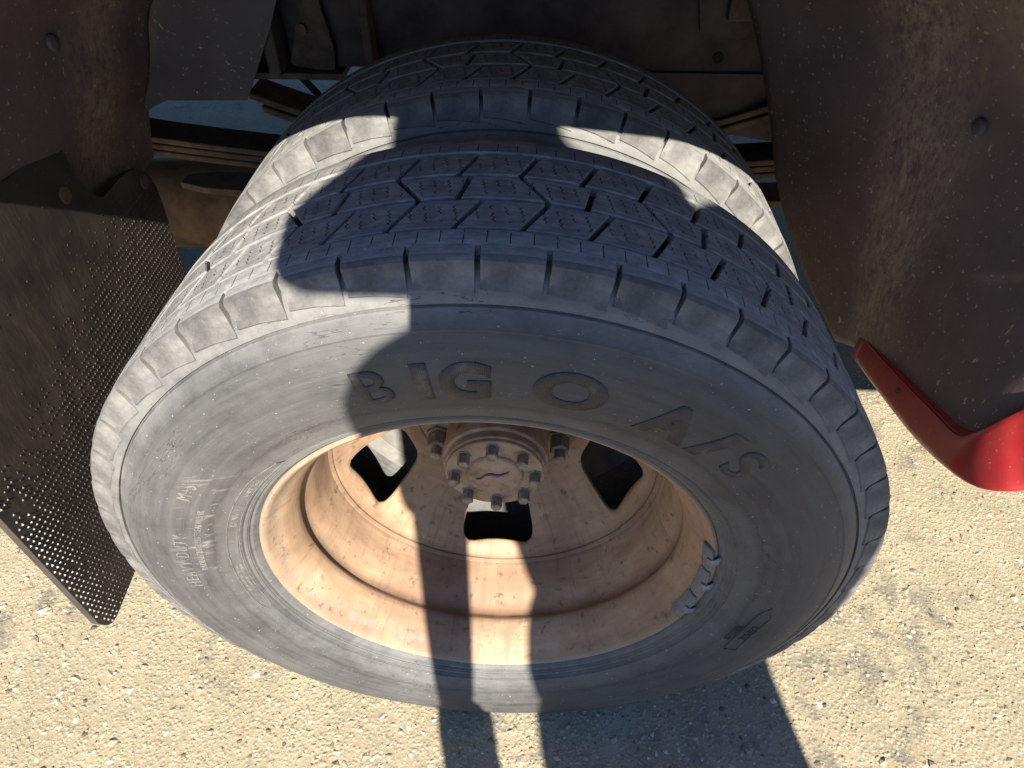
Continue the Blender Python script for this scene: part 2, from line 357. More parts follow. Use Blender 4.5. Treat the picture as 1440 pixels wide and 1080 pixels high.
# ---------------------------------------------------------------- ground
ground = mobj('ground', [(-60, -60, 0), (60, -60, 0), (60, 60, 0), (-60, 60, 0)], [(0, 1, 2, 3)], M['ground'], smooth=False)
tag(ground, 'pale sandy weathered asphalt ground with embedded chippings', kind='structure')
def pebble_field():
    rnd = random.Random(3); protos = []
    for k in range(8):
        bm = bmesh.new(); bmesh.ops.create_icosphere(bm, subdivisions=1, radius=1)
        for q in bm.verts: q.co *= 1 + rnd.uniform(-.28, .28)
        protos.append(([tuple(q.co) for q in bm.verts], [tuple(w.index for w in p.verts) for p in bm.faces])); bm.free()
    v = []; f = []
    def put(x, y, s):
        pv, pf = protos[rnd.randrange(8)]; b = len(v); a = rnd.uniform(0, 6.28); c, si = math.cos(a), math.sin(a)
        sx, sy, sz = s*rnd.uniform(.7, 1.3), s*rnd.uniform(.6, 1.1), s*rnd.uniform(.45, .8); z = -sz*rnd.uniform(.0, .55)
        for p in pv:
            X, Y, Z = p[0]*sx, p[1]*sy, p[2]*sz
            v.append((x + X*c - Y*si, y + X*si + Y*c, z + Z))
        f.extend(tuple(b+i for i in t) for t in pf)
    for _ in range(42000):
        x = rnd.uniform(-1.0, 1.0); y = rnd.uniform(-.35, .95)
        put(x, y, min(.0085, .0010 + rnd.expovariate(1/.00095)))
    for _ in range(5000):
        put(rnd.uniform(-2.2, 2.2), rnd.uniform(-1.4, 2.6), min(.011, .002 + rnd.expovariate(1/.0018)))
    o = mobj('loose_chippings', v, f, M['pebble'], None, smooth=False)
    return tag(o, 'small pale and dark stone chippings strewn over the asphalt', 'chippings', kind='stuff')
pebble_field()

# ---------------------------------------------------------------- the truck: one thing, its wheels and body are parts
truck = empty('truck')
tag(truck, 'red truck with rusty dual rear wheels, dusty wheel well and black mud flap', 'truck')

YC = .081; NP = 52; PITCH = 2*math.pi/NP; RT = .367
def uv_tread(me, y0):
    uv = me.uv_layers.new(name='UVMap')
    for lp in me.loops:
        p = me.vertices[lp.vertex_index].co
        uv.data[lp.index].uv = (math.atan2(p.x, p.z)*RT, p.y - y0)
def m_siped(name, period, amp, zper, width, half, straight=False):
    s = NT(name); d = s.noise(60, 6, .7); f = s.noise(420, 5, .75)
    streak = s.noise(300, 3, .6, s.mapping((.25, 1, .25)))
    dust = s.ramp(s.math('ADD', s.math('MULTIPLY', d, .55), s.math('MULTIPLY', streak, .45)), [(.32, .15), (.52, .5), (.7, 1)])
    col = s.mix(dust, (.12, .124, .135), (.47, .465, .45))
    col = s.mix(s.ramp(s.noise(480, 2, .5), [(.72, 0), (.77, .8)]), col, (.75, .74, .7))
    u, v, _ = s.sep(s.tc.outputs['UV'])[:3]
    tri = s.math('PINGPONG', v, zper)
    ph = s.math('ADD', s.math('DIVIDE', u, period), s.math('MULTIPLY', tri, amp))
    if not straight: ph = s.math('ADD', ph, s.math('MULTIPLY', v, 18.0))
    t = s.math('ABSOLUTE', s.math('SUBTRACT', s.math('FRACT', ph), .5))
    line = s.math('LESS_THAN', t, width/period)
    hn = s.math('ADD', half, s.math('MULTIPLY', s.math('SUBTRACT', s.noise(90, 2, .5), .5), half*.9))
    line = s.math('MULTIPLY', line, s.math('LESS_THAN', s.math('ABSOLUTE', v), hn))
    line = s.math('MULTIPLY', line, s.ramp(s.noise(85 if not straight else 60, 3, .6), [(.43, 0), (.48, 1)] if not straight else [(.36, .1), (.42, 1)]))
    col = s.mix(s.math('MULTIPLY', line, .85), col, (.012, .012, .012))
    nrm = s.bump(f, .5, .0011); nrm = s.bump(d, .35, .002, nrm); nrm = s.bump(s.math('SUBTRACT', 1.0, line), .9, .0015, nrm)
    return s.done(col, .88, nrm, spec=.25)
M['siped'] = m_siped('siped_tread_rubber', .0100, 75.0, .0024, .00052, .0095)
M['ribsipe'] = m_siped('shoulder_rib_rubber', PITCH*RT/3, 0.0, .01, .00042, .0062, True)

def crown(y):                                    # tread radius across the width
    t = (y - YC)/.084
    return RT - .0030*t*t
def block_mesh(name, poly, mat):
    """tread block: closed (arc length, y) outline, chamfered top"""
    n = len(poly); cx = sum(p[0] for p in poly)/n; cy = sum(p[1] for p in poly)/n
    def pos(s, y, r): a = s/RT; return (r*math.sin(a), y, r*math.cos(a))
    v = [pos(s, y, .3565) for s, y in poly] + [pos(s, y, crown(y) - .0009) for s, y in poly]
    ins = []
    for i in range(n):
        a, b, c = Vector(poly[i-1]), Vector(poly[i]), Vector(poly[(i+1) % n])
        d = ((a-b).normalized() + (c-b).normalized()); q = b + (Vector((cx, cy)) - b).normalized()*.0011
        ins.append((q.x, q.y))
    v += [pos(s, y, crown(y)) for s, y in ins]; f = []
    for k in range(2):
        for i in range(n): f.append((k*n+i, k*n+(i+1) % n, (k+1)*n+(i+1) % n, (k+1)*n+i))
    v.append(pos(cx, cy, crown(cy))); f += [(2*n+i, 2*n+(i+1) % n, 3*n) for i in range(n)]
    me = mesh_data(name, v, f, mat, True, 25); uv_tread(me, cy); return me
def edge_pts(a, b, k=3): return [(a[0]+(b[0]-a[0])*i/k, a[1]+(b[1]-a[1])*i/k) for i in range(k)]
def quad_block(name, s00, s10, s11, s01, y0, y1, mat):
    c = [(s00, y0), (s10, y0), (s11, y1), (s01, y1)]
    p = edge_pts(c[0], c[1]) + edge_pts(c[1], c[2], 2) + edge_pts(c[2], c[3]) + edge_pts(c[3], c[0], 2)
    return block_mesh(name, p, mat)
L = PITCH*RT; g = .0021
yA0, yA1 = YC-.0515, YC-.0182; yB0, yB1 = YC-.0148, YC+.0148; yC0, yC1 = YC+.0182, YC+.0515
BLK = [quad_block('tread_block', g, L-g, L-g+.0165, g+.0165, yA0, yA1, M['siped']),
       quad_block('tread_block', g+.014, L-g-.003, L-g+.003, g-.004, yB0, yB1, M['siped']),
       quad_block('tread_block', g-.003, L-g+.014, L-g-.004, g+.003, yB0, yB1, M['siped']),
       quad_block('tread_block', g, L-g, L-g+.0125, g+.0125, yC0, yC1, M['siped'])]
half = [(.2195, .006), (.2212, -.001), (.2250, -.0052), (.2272, -.0058), (.2280, -.0080), (.2305, -.0100), (.2322, -.0102), (.2332, -.0124), (.2375, -.0146), (.2440, -.0172), (.252, -.0203),
        (.262, -.0235), (.269, -.0250), (.276, -.0262), (.283, -.0269), (.290, -.0273), (.297, -.0271), (.304, -.0264), (.310, -.0252), (.316, -.0233), (.3215, -.0210), (.3230, -.0212), (.3270, -.0186), (.3310, -.0156), (.3343, -.0128),
        (.3352, -.0098), (.3362, -.0100), (.3368, -.0124), (.3400, -.0114), (.3420, -.0104), (.3450, -.0084), (.3490, -.0056), (.3535, -.0015), (.3565, .0040), (.3572, .012)]
def side_y(r):
    for (r0, y0), (r1, y1) in zip(half, half[1:]):
        if r0 <= r <= r1 and r1 > r0: return y0 + (y1-y0)*(r-r0)/(r1-r0)
    return -.02
def lug_mesh():
    n = 6; prof_y = []
    v = []; f = []
    a0, a1 = .0019/RT, (L-.0019)/RT
    for i in range(n+1):
        t = i/n; a = a0 + (a1-a0)*t; rb = .3450 - .0038*t + (.0012*t if t < .5 else .0012*(1-t)); ch = .0005 if i in (0, n) else 0
        prof = [(.352, .011), (.3655-ch*.6, .011), (.3650-ch*.6, .0010), (.3640-ch, -.0015+ch*.5), (.3625-ch*.5, -.0032+ch), (rb+.004, side_y(rb+.004)-.0014+ch), (rb+.0012, side_y(rb)-.0009), (rb, side_y(rb)-.0003), (rb, -.002)]
        k = len(prof); v += [(r*math.sin(a), y, r*math.cos(a)) for r, y in prof]
    for i in range(n):
        for q in range(k-1): f.append((i*k+q, i*k+q+1, (i+1)*k+q+1, (i+1)*k+q))
    f += [tuple(range(k)), tuple(n*k+q for q in range(k-1, -1, -1))]
    me = mesh_data('shoulder_block', v, f, M['lug'], True, 24); me.materials.append(M['tread'])
    for pl in me.polygons:
        if pl.index < n*(k-1) and pl.index % (k-1) <= 1: pl.material_index = 1
    return me
LUG = lug_mesh()
tyre_prof = half + [(.3585, .03), (.3592, YC-.03), (.3594, YC), (.3592, YC+.03), (.3585, 2*YC-.03)] + [(r, 2*YC-y) for r, y in half[::-1]]
rim_prof = [(.2222, .0055), (.2212, .0005), (.2198, -.0018), (.2180, -.0026), (.2160, -.0014), (.2138, .0020), (.2112, .0072), (.2080, .0130), (.2040, .0185), (.2005, .0245), (.1978, .0310), (.1957, .0380), (.1945, .0430), (.1946, .0455),
            (.1975, .0490), (.1985, .0530), (.1968, .0600), (.1930, .0680), (.1893, .0780), (.1868, .0900), (.1853, .1020), (.1846, .1110), (.1836, .1155), (.1815, .1170), (.1800, .1185), (.1800, .1230),
            (.1835, .1300), (.1880, .1400), (.1990, .1480), (.2015, .1580), (.2110, .1640), (.2190, .1665), (.2222, .1620),
            (.2170, .1600), (.2050, .1550), (.2030, .1480), (.1920, .1370), (.1890, .1100), (.1900, .0900), (.1960, .0700), (.2015, .0560), (.2030, .0400), (.2040, .0280), (.2110, .0160), (.2175, .0100)]
def disc_y(r):
    t = min(1, max(0, (r-.098)/.082)); return .205 - .083*(.55*t + .45*t*t)
HOLE0 = math.pi                                   # first hole points straight down
def disc_vf():
    v = []; f = []; K = 5; m = 12; N = 4*m
    c = [(-.034, .113), (.034, .113), (.0535, .169), (-.0535, .169)]; rr = [.019, .019, .025, .025]
    rc = [(-math.pi/5, .098), (math.pi/5, .098), (math.pi/5, .1815), (-math.pi/5, .1815)]
    arcs = []
    for i in range(4):
        p, a, b = Vector(c[i]), Vector(c[i-1]), Vector(c[(i+1) % 4]); s0, e0 = p + (a-p).normalized()*rr[i], p + (b-p).normalized()*rr[i]
        arcs.append([(1-t)**2*s0 + 2*t*(1-t)*p + t*t*e0 for t in (k/8 for k in range(9))])
    ol = []; rect = []
    for i in range(4):
        path = arcs[i][4:] + arcs[(i+1) % 4][:5]; ln = [0]
        for q in range(1, len(path)): ln.append(ln[-1] + (path[q]-path[q-1]).length)
        for k in range(m):
            d = ln[-1]*k/m; q = max(j for j in range(len(path)-1) if ln[j] <= d+1e-9); t = (d-ln[q])/(ln[q+1]-ln[q])
            ol.append(path[q].lerp(path[q+1], t)); t = k/m; u, w = rc[i], rc[(i+1) % 4]
            rect.append((u[0]+(w[0]-u[0])*t, u[1]+(w[1]-u[1])*t))
    for h in range(5):
        A = HOLE0 + h*2*math.pi/5; b = len(v)
        for k in range(-2, K+1):
            for q, w in zip(ol, rect):
                ang0, r0 = math.atan2(q.x, q.y), q.length
                if k < 0: ang, r, dy = ang0, r0, .005 if k == -2 else .0025
                else:
                    t = (k/K)**1.4; ang, r, dy = ang0 + (w[0]-ang0)*t, r0 + (w[1]-r0)*t, (.0010 if k == 0 else 0)
                v.append((r*math.sin(A+ang), disc_y(r)+dy, r*math.cos(A+ang)))
        for k in range(K+2):
            for i in range(N): f.append((b+k*N+i, b+k*N+(i+1) % N, b+(k+1)*N+(i+1) % N, b+(k+1)*N+i))
    b = len(v); n = 90
    for r, y in ((.1005, .2046), (.085, .2052), (.060, .2052), (.045, .206)):
        v += [(r*math.sin(2*math.pi*i/n), y, r*math.cos(2*math.pi*i/n)) for i in range(n)]
    for k in range(3): f += [(b+k*n+i, b+k*n+(i+1) % n, b+(k+1)*n+(i+1) % n, b+(k+1)*n+i) for i in range(n)]
    return v, f

def arc_text(name, text, rb, size, ang, mat, parent, proud=.0009, stretch=1., flip=False, thick=.0007, bold=0., space=1.):
    cu = bpy.data.curves.new('t', 'FONT'); cu.body = text; cu.size = size; cu.align_x = 'CENTER'; cu.resolution_u = 5; cu.offset = bold; cu.space_character = space
    to = bpy.data.objects.new('t', cu); S.collection.objects.link(to)
    me = bpy.data.meshes.new_from_object(to.evaluated_get(bpy.context.evaluated_depsgraph_get()))
    bpy.data.objects.remove(to); bpy.data.curves.remove(cu)
    bm = bmesh.new(); bm.from_mesh(me); bmesh.ops.remove_doubles(bm, verts=bm.verts, dist=1e-6)
    for _ in range(3):
        le = [e for e in bm.edges if e.calc_length() > max(.006, size*.22)]
        if not le: break
        bmesh.ops.subdivide_edges(bm, edges=le, cuts=1); bmesh.ops.triangulate(bm, faces=bm.faces)
    rm = rb + size*.35
    for q in bm.verts:
        x, y = q.co.x*stretch, q.co.y
        if flip: r, a = rb + size*.7 - y, R(ang) - x/rm
        else: r, a = rb + y, R(ang) + x/rm
        q.co = (r*math.sin(a), side_y(r) - proud, r*math.cos(a))
    bmesh.ops.recalc_face_normals(bm, faces=bm.faces)
    bm.to_mesh(me); bm.free(); me.materials.clear(); me.materials.append(mat)
    o = bpy.data.objects.new(name, me); link(o, parent); solidify(o, thick, 0); return o
def arc_line(name, pts, mat, parent, w=.0009, proud=.0004):
    """raised line on the sidewall through (radius, angle) points"""
    P = [(r*math.sin(R(a)), side_y(r)-proud, r*math.cos(R(a))) for r, a in pts]
    v, f = tube_vf(P, w, 6); return mobj(name, v, f, mat, parent)

NUT = None
def hexbolt(r, h, flange=.0, stud=.0, dome=False):
    """axis along -Y, base at y = 0"""
    v = []; f = []; n = 6
    rings = [(r*1.25 if flange else r, 0), (r*1.25 if flange else r, -flange if flange else -.0002), (r, -flange-.0003), (r, -h+.0012), (r*.9, -h)]
    for rr, y in rings: v += [(rr*math.cos(i*math.pi/3), y, rr*math.sin(i*math.pi/3)) for i in range(6)]
    for k in range(len(rings)-1): f += [(k*6+i, k*6+(i+1) % 6, (k+1)*6+(i+1) % 6, (k+1)*6+i) for i in range(6)]
    b = (len(rings)-1)*6
    if stud:
        q = len(v); m = 12
        for rr, y in ((r*.55, -h+.001), (r*.55, -h-stud), (r*.42, -h-stud-.0015)): v += [(rr*math.cos(i*2*math.pi/m), y, rr*math.sin(i*2*math.pi/m)) for i in range(m)]
        for k in range(2): f += [(q+k*m+i, q+k*m+(i+1) % m, q+(k+1)*m+(i+1) % m, q+(k+1)*m+i) for i in range(m)]
        f.append(tuple(q+2*m+i for i in range(m)))
    f.append(tuple(b+i for i in range(6)))
    return v, f

def make_wheel(y0, outer):
    w = empty('wheel', (0, y0, H), truck)
    tag(w, 'outer wheel with scuffed grey tyre and deep rust-brown rim' if outer else 'inner wheel of the pair, mostly hidden behind the outer wheel')
    lathe('tyre', tyre_prof, M['side'], w, 240, sharp=30)
    o = lathe('groove_base', [(.3570, .012), (.3592, .03), (.35985, YC), (.3592, 2*YC-.03), (.3570, 2*YC-.012)], M['groove'], w, 240)
    v, f = lathe_vf([(.3555, .0106), (.3650, .0106), (.3657, .0118), (.3664, .0260), (.3655, .0272), (.3555, .0276)], 240, True)
    o = link(bpy.data.objects.new('tread_rib', mesh_data('tread_rib', v, f, M['ribsipe'], True, 30)), w); uv_tread(o.data, .0185)
    v, f = lathe_vf([(.3555, 2*YC-.0276), (.3655, 2*YC-.0272), (.3664, 2*YC-.0260), (.3657, .149), (.3648, .160), (.3630, .1640), (.3600, .1660), (.3430, .1702), (.3415, .1660)], 240, True)
    o = link(bpy.data.objects.new('tread_rib', mesh_data('tread_rib', v, f, M['ribsipe'], True, 30)), w); uv_tread(o.data, 2*YC-.0185)
    ph = R(.4) if outer else R(-2.2)
    for k in range(NP):
        a = ph + k*PITCH; am = (a + PITCH/2 + math.pi) % (2*math.pi) - math.pi
        if abs(am) > R(168): continue
        lo = link(bpy.data.objects.new('shoulder_block', LUG), w); lo.rotation_euler = (0, a, 0)
        if abs(am) > R(160): continue
        for q, s in ((0, -.4), (1 if k % 2 else 2, -.34), (3, -.47)):
            bo = link(bpy.data.objects.new('tread_block', BLK[q]), w); bo.rotation_euler = (0, a + s*PITCH, 0)
    # rim: barrel and pressed disc
    mir = (lambda p: p) if outer else (lambda p: [(r, 2*YC-y) for r, y in p])
    v, f = lathe_vf(mir(rim_prof), 200, True); mobj('rim', v, f, M['rim' if outer else 'dustrim'], w, sharp=40)
    v, f = disc_vf()
    if not outer: v = [(x, 2*YC-y, z) for x, y, z in v]
    o = mobj('wheel_disc', v, f, M['rim'], w, sharp=50)
    bm = bmesh.new(); bm.from_mesh(o.data); bmesh.ops.remove_doubles(bm, verts=bm.verts, dist=1e-4); bmesh.ops.recalc_face_normals(bm, faces=bm.faces)
    for q in bm.faces: q.smooth = True
    bm.to_mesh(o.data); bm.free(); solidify(o, .004, 0)
    return w
wheel = make_wheel(0, True)
wheel_in = make_wheel(.258, False)

# outer wheel: hub, bolts, nuts, weights, lettering
lathe('hub', [(.0, .1230), (.0560, .1230), (.0570, .1242), (.0570, .1325), (.0585, .1332), (.0600, .1345), (.0605, .1370), (.0605, .1490), (.0595, .1530), (.0590, .215), (.0, .215)], M['hub'], wheel, 96)
lathe('axle_flange', [(.0, .1142), (.0285, .1142), (.0300, .1148), (.0318, .1165), (.0325, .1180), (.0538, .1180), (.0550, .1190), (.0550, .1232), (.0, .1232)], M['hub'], wheel, 96)
lathe('hub_centre_mark', [(.0, .1128), (.0016, .1129), (.0030, .1136), (.0034, .1144)], M['bolt'], wheel, 24)
v, f = hexbolt(.0068, .0140, .0010); bolt_me = mesh_data('axle_bolt', v, f, M['bolt'], False)
for k in range(8):
    a = R(k*45 - 2); o = link(bpy.data.objects.new('axle_bolt', bolt_me), wheel); o.location = (.0450*math.sin(a), .1182, .0450*math.cos(a)); o.rotation_euler = (0, a+k, 0)
v, f = hexbolt(.0125, .024, .004, .012); nut_me = mesh_data('lug_nut', v, f, M['bolt'], False)
for k in range(8):
    a = R(22.5 + 45*k); o = link(bpy.data.objects.new('lug_nut', nut_me), wheel); o.location = (.0810*math.sin(a), .2030, .0810*math.cos(a)); o.rotation_euler = (0, a*3, 0)
mk = spline([(-.0215, -.0035), (-.016, -.0030), (-.010, .0030), (-.003, .0045), (.004, .0030), (.010, .0055), (.0165, .0100)], 6)
P = []; 
for i, (x, z) in enumerate(mk):
    wd = .0016*(1 - abs(i/(len(mk)-1)*2-1)**4) + .0005; P += [(x, .1138, z+wd), (x, .1138, z-wd)]
o = mobj('paint_mark', P, [(2*i, 2*i+1, 2*i+3, 2*i+2) for i in range(len(mk)-1)], M['rubmat'], wheel); solidify(o, .0004)
def weight(a0, a1):
    prof = [(.2172, -.0015), (.2152, -.0056), (.2118, -.0030), (.2080, .0036), (.2078, .0085), (.2105, .0085), (.2130, .0040)]; n = 8; v = []; f = []
    for i in range(n+1):
        t = i/n; a = R(a0 + (a1-a0)*t); e = 1 - .3*abs(2*t-1)**10
        cr_, cy_ = .2120, .0030
        for r, y in prof:
            r_, y_ = cr_ + (r-cr_)*e, cy_ + (y-cy_)*e; v.append((r_*math.sin(a), y_, r_*math.cos(a)))
    k = len(prof)
    for i in range(n): f += [(i*k+q, i*k+(q+1) % k, (i+1)*k+(q+1) % k, (i+1)*k+q) for q in range(k)]
    f += [tuple(range(k)), tuple(n*k+q for q in range(k))[::-1]]
    o = mobj('wheel_weight', v, f, M['lead'], wheel, sharp=45); bevel(o, .0008)
    am = (a0+a1)/2; v = []; f = []
    pr = [(.2105, -.0025), (.2140, -.0060), (.2185, -.0052), (.2222, -.0032), (.2236, .0005)]
    for i in range(3):
        a = R(am - 1.3 + 1.3*i); v += [(r*math.sin(a), y, r*math.cos(a)) for r, y in pr]
    for i in range(2): f += [(i*5+q, i*5+q+1, (i+1)*5+q+1, (i+1)*5+q) for q in range(4)]
    solidify(mobj('wheel_weight_clip', v, f, M['clip'], wheel), .0014)
for a0, a1 in ((75.5, 86), (86.8, 99.3), (100, 112)): weight(a0, a1)
# brake drum behind the discs, seen dark through the holes
lathe('brake_drum', [(.0, -.030), (.095, -.030), (.150, .005), (.165, .015), (.168, .030), (.168, .120), (.155, .122), (.0, .122)], M['frame'], wheel_in, 96)
v, f = tube_vf([(0, .12, 0), (0, 1.3, 0)], .05, 24); mobj('axle_tube', v, f, M['frame'], wheel_in)

for ch, ang, st in (('B', -14.2, 1.05), ('I', -7.1, 1.15), ('G', -1.2, 1.05), ('O', 13.0, 1.35), ('A', 28.6, 1.2), ('/', 36.8, 1.5), ('S', 43.6, 1.2)):
    arc_text('raised_letter', ch, .2675, .0455, ang, M['letter'], wheel, .0003, st, bold=.0008 if ch in 'BS' else .0024)
arc_text('raised_lettering', 'HEAVY DUTY', .2760, .0165, -81.5, M['small'], wheel, .0004, .8, space=1.2)
arc_text('raised_lettering', 'M+S', .2770, .0165, -58.0, M['small'], wheel, .0004, .8, space=1.1)
arc_text('raised_lettering', 'RADIAL TUBELESS TREADWEAR', .2640, .0080, -74, M['small'], wheel, .0003, .9)
arc_text('raised_lettering', 'RADIAL', .2372, .0075, -66.5, M['small'], wheel, .0003, .95)
arc_text('raised_lettering', 'LOAD RANGE E', .2372, .0050, -53.5, M['small'], wheel, .0003, .85)
for q, t in enumerate(('MAX LOAD SINGLE 1215 KG AT 550 KPA COLD', 'MAX LOAD DUAL 1120 KG AT 550 KPA COLD')):
    arc_text('raised_lettering', t, .2402 - q*.0036, .0032, -91, M['small'], wheel, .0003, .72, thick=.0008)
arc_text('raised_lettering', 'RADIAL', .2700, .0100, 103.5, M['side'], wheel, .0006, .9)
arc_text('raised_lettering', 'TUBELESS', .2580, .0085, 105.0, M['side'], wheel, .0006, .9)
arc_line('badge_outline', [(.2680, 95), (.2680, 112), (.2790, 111), (.2800, 96), (.2740, 92), (.2680, 95)], M['side'], wheel, .0006)
arc_line('panel_outline', [(.2352, -104)] + [(.2350, a) for a in range(-102, -43, 4)] + [(.2368, -41), (.2402, -42.5), (.2435, -48)] + [(.2445, a) for a in range(-52, -101, -4)] + [(.2435, -104), (.2400, -106.5), (.2352, -104)], M['small'], wheel, .0004)
for r in (.2294, .2345, .2360): arc_line('bead_ridge', [(r, a) for a in range(-180, 181, 3)], M['side'], wheel, .0006, .0001)

# ---------------------------------------------------------------- wheel well, fender, flap
def surf(name, rows, mat, parent, su=6, sv=6, t=.004, off=0):
    v, f = grid_vf(rows, su, sv); o = mobj(name, v, f, mat, parent, sharp=None)
    return solidify(o, t, off) if t else o
# liner rows: from the right foot over the roof to the left; each from inboard to outboard
R_foot = [(.497, .440, .290), (.501, .384, .322), (.500, .280, .370), (.495, .190, .398), (.490, .138, .420), (.494, .112, .452)]
rows_r = [R_foot,
          [(.447, .535, .365), (.475, .430, .395), (.490, .320, .420), (.494, .215, .450), (.500, .130, .490), (.520, .092, .530)],
          [(.392, .565, .470), (.440, .455, .490), (.478, .335, .510), (.500, .220, .535), (.512, .115, .570), (.530, .055, .600)],
          [(.352, .580, .580), (.410, .465, .600), (.462, .340, .620), (.500, .220, .645), (.522, .115, .665), (.540, .040, .680)],
          [(.290, .590, .715), (.355, .470, .735), (.420, .340, .750), (.465, .220, .762), (.492, .110, .772), (.508, .030, .778)],
          [(.205, .600, .830), (.250, .480, .850), (.310, .345, .858), (.355, .220, .855), (.385, .110, .850), (.400, .020, .846)],
          [(.080, .600, .880), (.110, .480, .915), (.140, .345, .925), (.160, .220, .915), (.180, .110, .895), (.190, .020, .874)],
          [(-.080, .600, .880), (-.090, .480, .915), (-.110, .345, .925), (-.130, .220, .918), (-.150, .110, .900), (-.160, .020, .890)],
          [(-.270, .600, .830), (-.290, .480, .850), (-.310, .345, .862), (-.335, .220, .868), (-.355, .110, .868), (-.360, .015, .862)],
          [(-.440, .580, .720), (-.445, .470, .740), (-.460, .340, .755), (-.478, .220, .768), (-.485, .110, .776), (-.470, .012, .780)],
          [(-.490, .585, .628), (-.488, .460, .645), (-.494, .340, .660), (-.500, .220, .670), (-.505, .100, .676), (-.490, .008, .680)],
          [(-.530, .606, .553), (-.530, .455, .550), (-.524, .340, .540), (-.515, .220, .530), (-.516, .100, .540), (-.505, .008, .560)],
          [(-.540, .590, .490), (-.538, .440, .470), (-.532, .330, .450), (-.520, .215, .430), (-.520, .110, .440), (-.512, .012, .470)]]
surf('wheel_well_liner', rows_r, M['liner'], truck)
mudv = None
# inboard splash panel beside the left foot of the liner
poly = [(-.545, .545), (-.506, .566), (-.488, .573), (-.373, .575), (-.350, .612), (-.318, .665), (-.288, .725), (-.27, .80), (-.47, .80), (-.540, .60)]
v, f = prism_y(poly, .592, .596); mobj('splash_panel', v, f, M['panel'], truck, smooth=False)
# red fender: foot edge return lip and outer skin
out_edge = [r[-1] for r in rows_r]
arch = spline(out_edge, 6)
def skin_rows():
    rows = []
    for i, p in enumerate(out_edge):
        x, y, z = p; c = Vector((x, 0, z - .45)); d = c.normalized()
        rows.append([(x, y, z), (x+d.x*.006, y-.012, z+d.z*.006), (x+d.x*.030, y-.028, z+d.z*.026), (x+d.x*.075, y-.024, z+d.z*.07), (x+d.x*.14, y-.002, z+d.z*.13), (x+d.x*.22, y+.03, z+d.z*.20)])
    return rows
surf('fender', skin_rows(), M['red'], truck, 6, 5, .003)
lip_top = [(.4955, .384, .345), (.490, .270, .376), (.484, .183, .404), (.478, .129, .425), (.480, .112, .449), (.488, .105, .474), (.500, .100, .500), (.518, .082, .555), (.532, .058, .625), (.538, .042, .690)]
lip_bot = [(.4915, .378, .317), (.486, .260, .344), (.480, .176, .369), (.474, .112, .397), (.476, .076, .416), (.484, .056, .436), (.496, .048, .456), (.516, .040, .525), (.530, .024, .612), (.537, .012, .690)]
fr = []
for i, (a, b) in enumerate(zip(lip_top, lip_bot)):
    a, b = Vector(a), Vector(b); m_ = (a+b)/2; k_ = min(1, max(0, (i-1.5)/2.5))
    o1 = Vector((.006, -.001*k_, -.001)); o2 = Vector((.030, -.004*k_, .003)); o3 = Vector((.080, -.006*k_, .010))
    fr.append([tuple(a + Vector((.012, .004, .004))), tuple(a + Vector((.002, 0, 0))), tuple(a), tuple(m_ + Vector((-.0015, -.001, -.001))), tuple(b), tuple(b+o1), tuple(b+o2), tuple(b+o3)])
surf('fender_lip', fr, M['red'], truck, 5, 4, .003)
v, f = tube_vf([(.4925, .2500, .3685), (.4865, .2485, .3672), (.4850, .2480, .3668)], [.0075, .0072, .003], 18); mobj('fender_screw', v, f, M['frame'], truck)
# mud flap: (y, z) outline hanging in a plane across the car, studs on the wheel side
def flap():
    top = [(.020, .560), (.060, .610), (.15, .622), (.247, .620), (.301, .616), (.350, .613), (.362, .610), (.371, .602), (.373, .585), (.377, .558), (.385, .543), (.394, .531), (.406, .524), (.416, .5235), (.453, .524), (.488, .519), (.506, .512), (.520, .502), (.530, .486), (.534, .470), (.532, .440), (.520, .36), (.512, .22), (.505, .145)]
    bot = [(.045, .125), (.034, .128), (.027, .136), (.020, .155)]
    out = top + bot; n = len(out)
    def X(y, z): return -.4955 - .055*(y-.06)
    v = [(X(y, z) + .0045, y, z) for y, z in out] + [(X(y, z) - .0045, y, z) for y, z in out]
    f = [tuple(range(n)), tuple(range(2*n-1, n-1, -1))] + [(i, (i+1) % n, n+(i+1) % n, n+i) for i in range(n)]
    o = mobj('mud_flap', v, f, M['flap'], truck, smooth=False)
    tag(o, 'black ribbed rubber mud flap, sunlight painted onto its outer-edge studs')
    def inside(y, z):
        c = False; j = n-1
        for i in range(n):
            if (out[i][1] > z) != (out[j][1] > z) and y < (out[j][0]-out[i][0])*(z-out[i][1])/(out[j][1]-out[i][1]) + out[i][0]: c = not c
            j = i
        return c
    rnd = random.Random(5); v = []; f = []; pz = .0088; py = .0062
    for i in range(60):
        z = .131 + i*pz
        for k in range(90):
            y = .024 + k*py + (py/2 if i % 2 else 0)
            if not inside(y, z+.003) or not inside(y-.003, z-.002): continue
            wear = max(0, min(1, (z - .385 - .28*(y-.25))/.10))
            if rnd.random() < .06 + wear*.9: continue
            h = (.0010 + .0012*max(0, 1-(y-.02)/.07))*(1-.5*wear)*rnd.uniform(.7, 1.1); b = len(v); x = X(y, z) + .0043; q = .0021
            v += [(x, y-q, z), (x, y, z-q), (x, y+q, z), (x, y, z+q)]
            v += [(x+h, y-q*.45, z), (x+h, y, z-q*.45), (x+h, y+q*.45, z), (x+h, y, z+q*.45)]
            f += [(b+i2, b+(i2+1) % 4, b+4+(i2+1) % 4, b+4+i2) for i2 in range(4)] + [(b+4, b+5, b+6, b+7)]
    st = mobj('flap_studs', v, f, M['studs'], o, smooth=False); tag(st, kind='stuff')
    for y, z, m in ((.340, .562, 'rust'), (.508, .492, 'frame')):
        v2, f2 = tube_vf([(X(y, z)+.004, y, z), (X(y, z)+.0065, y, z)], [.011, .009], 18); mobj('flap_bolt', v2, f2, M[m], o)
flap()
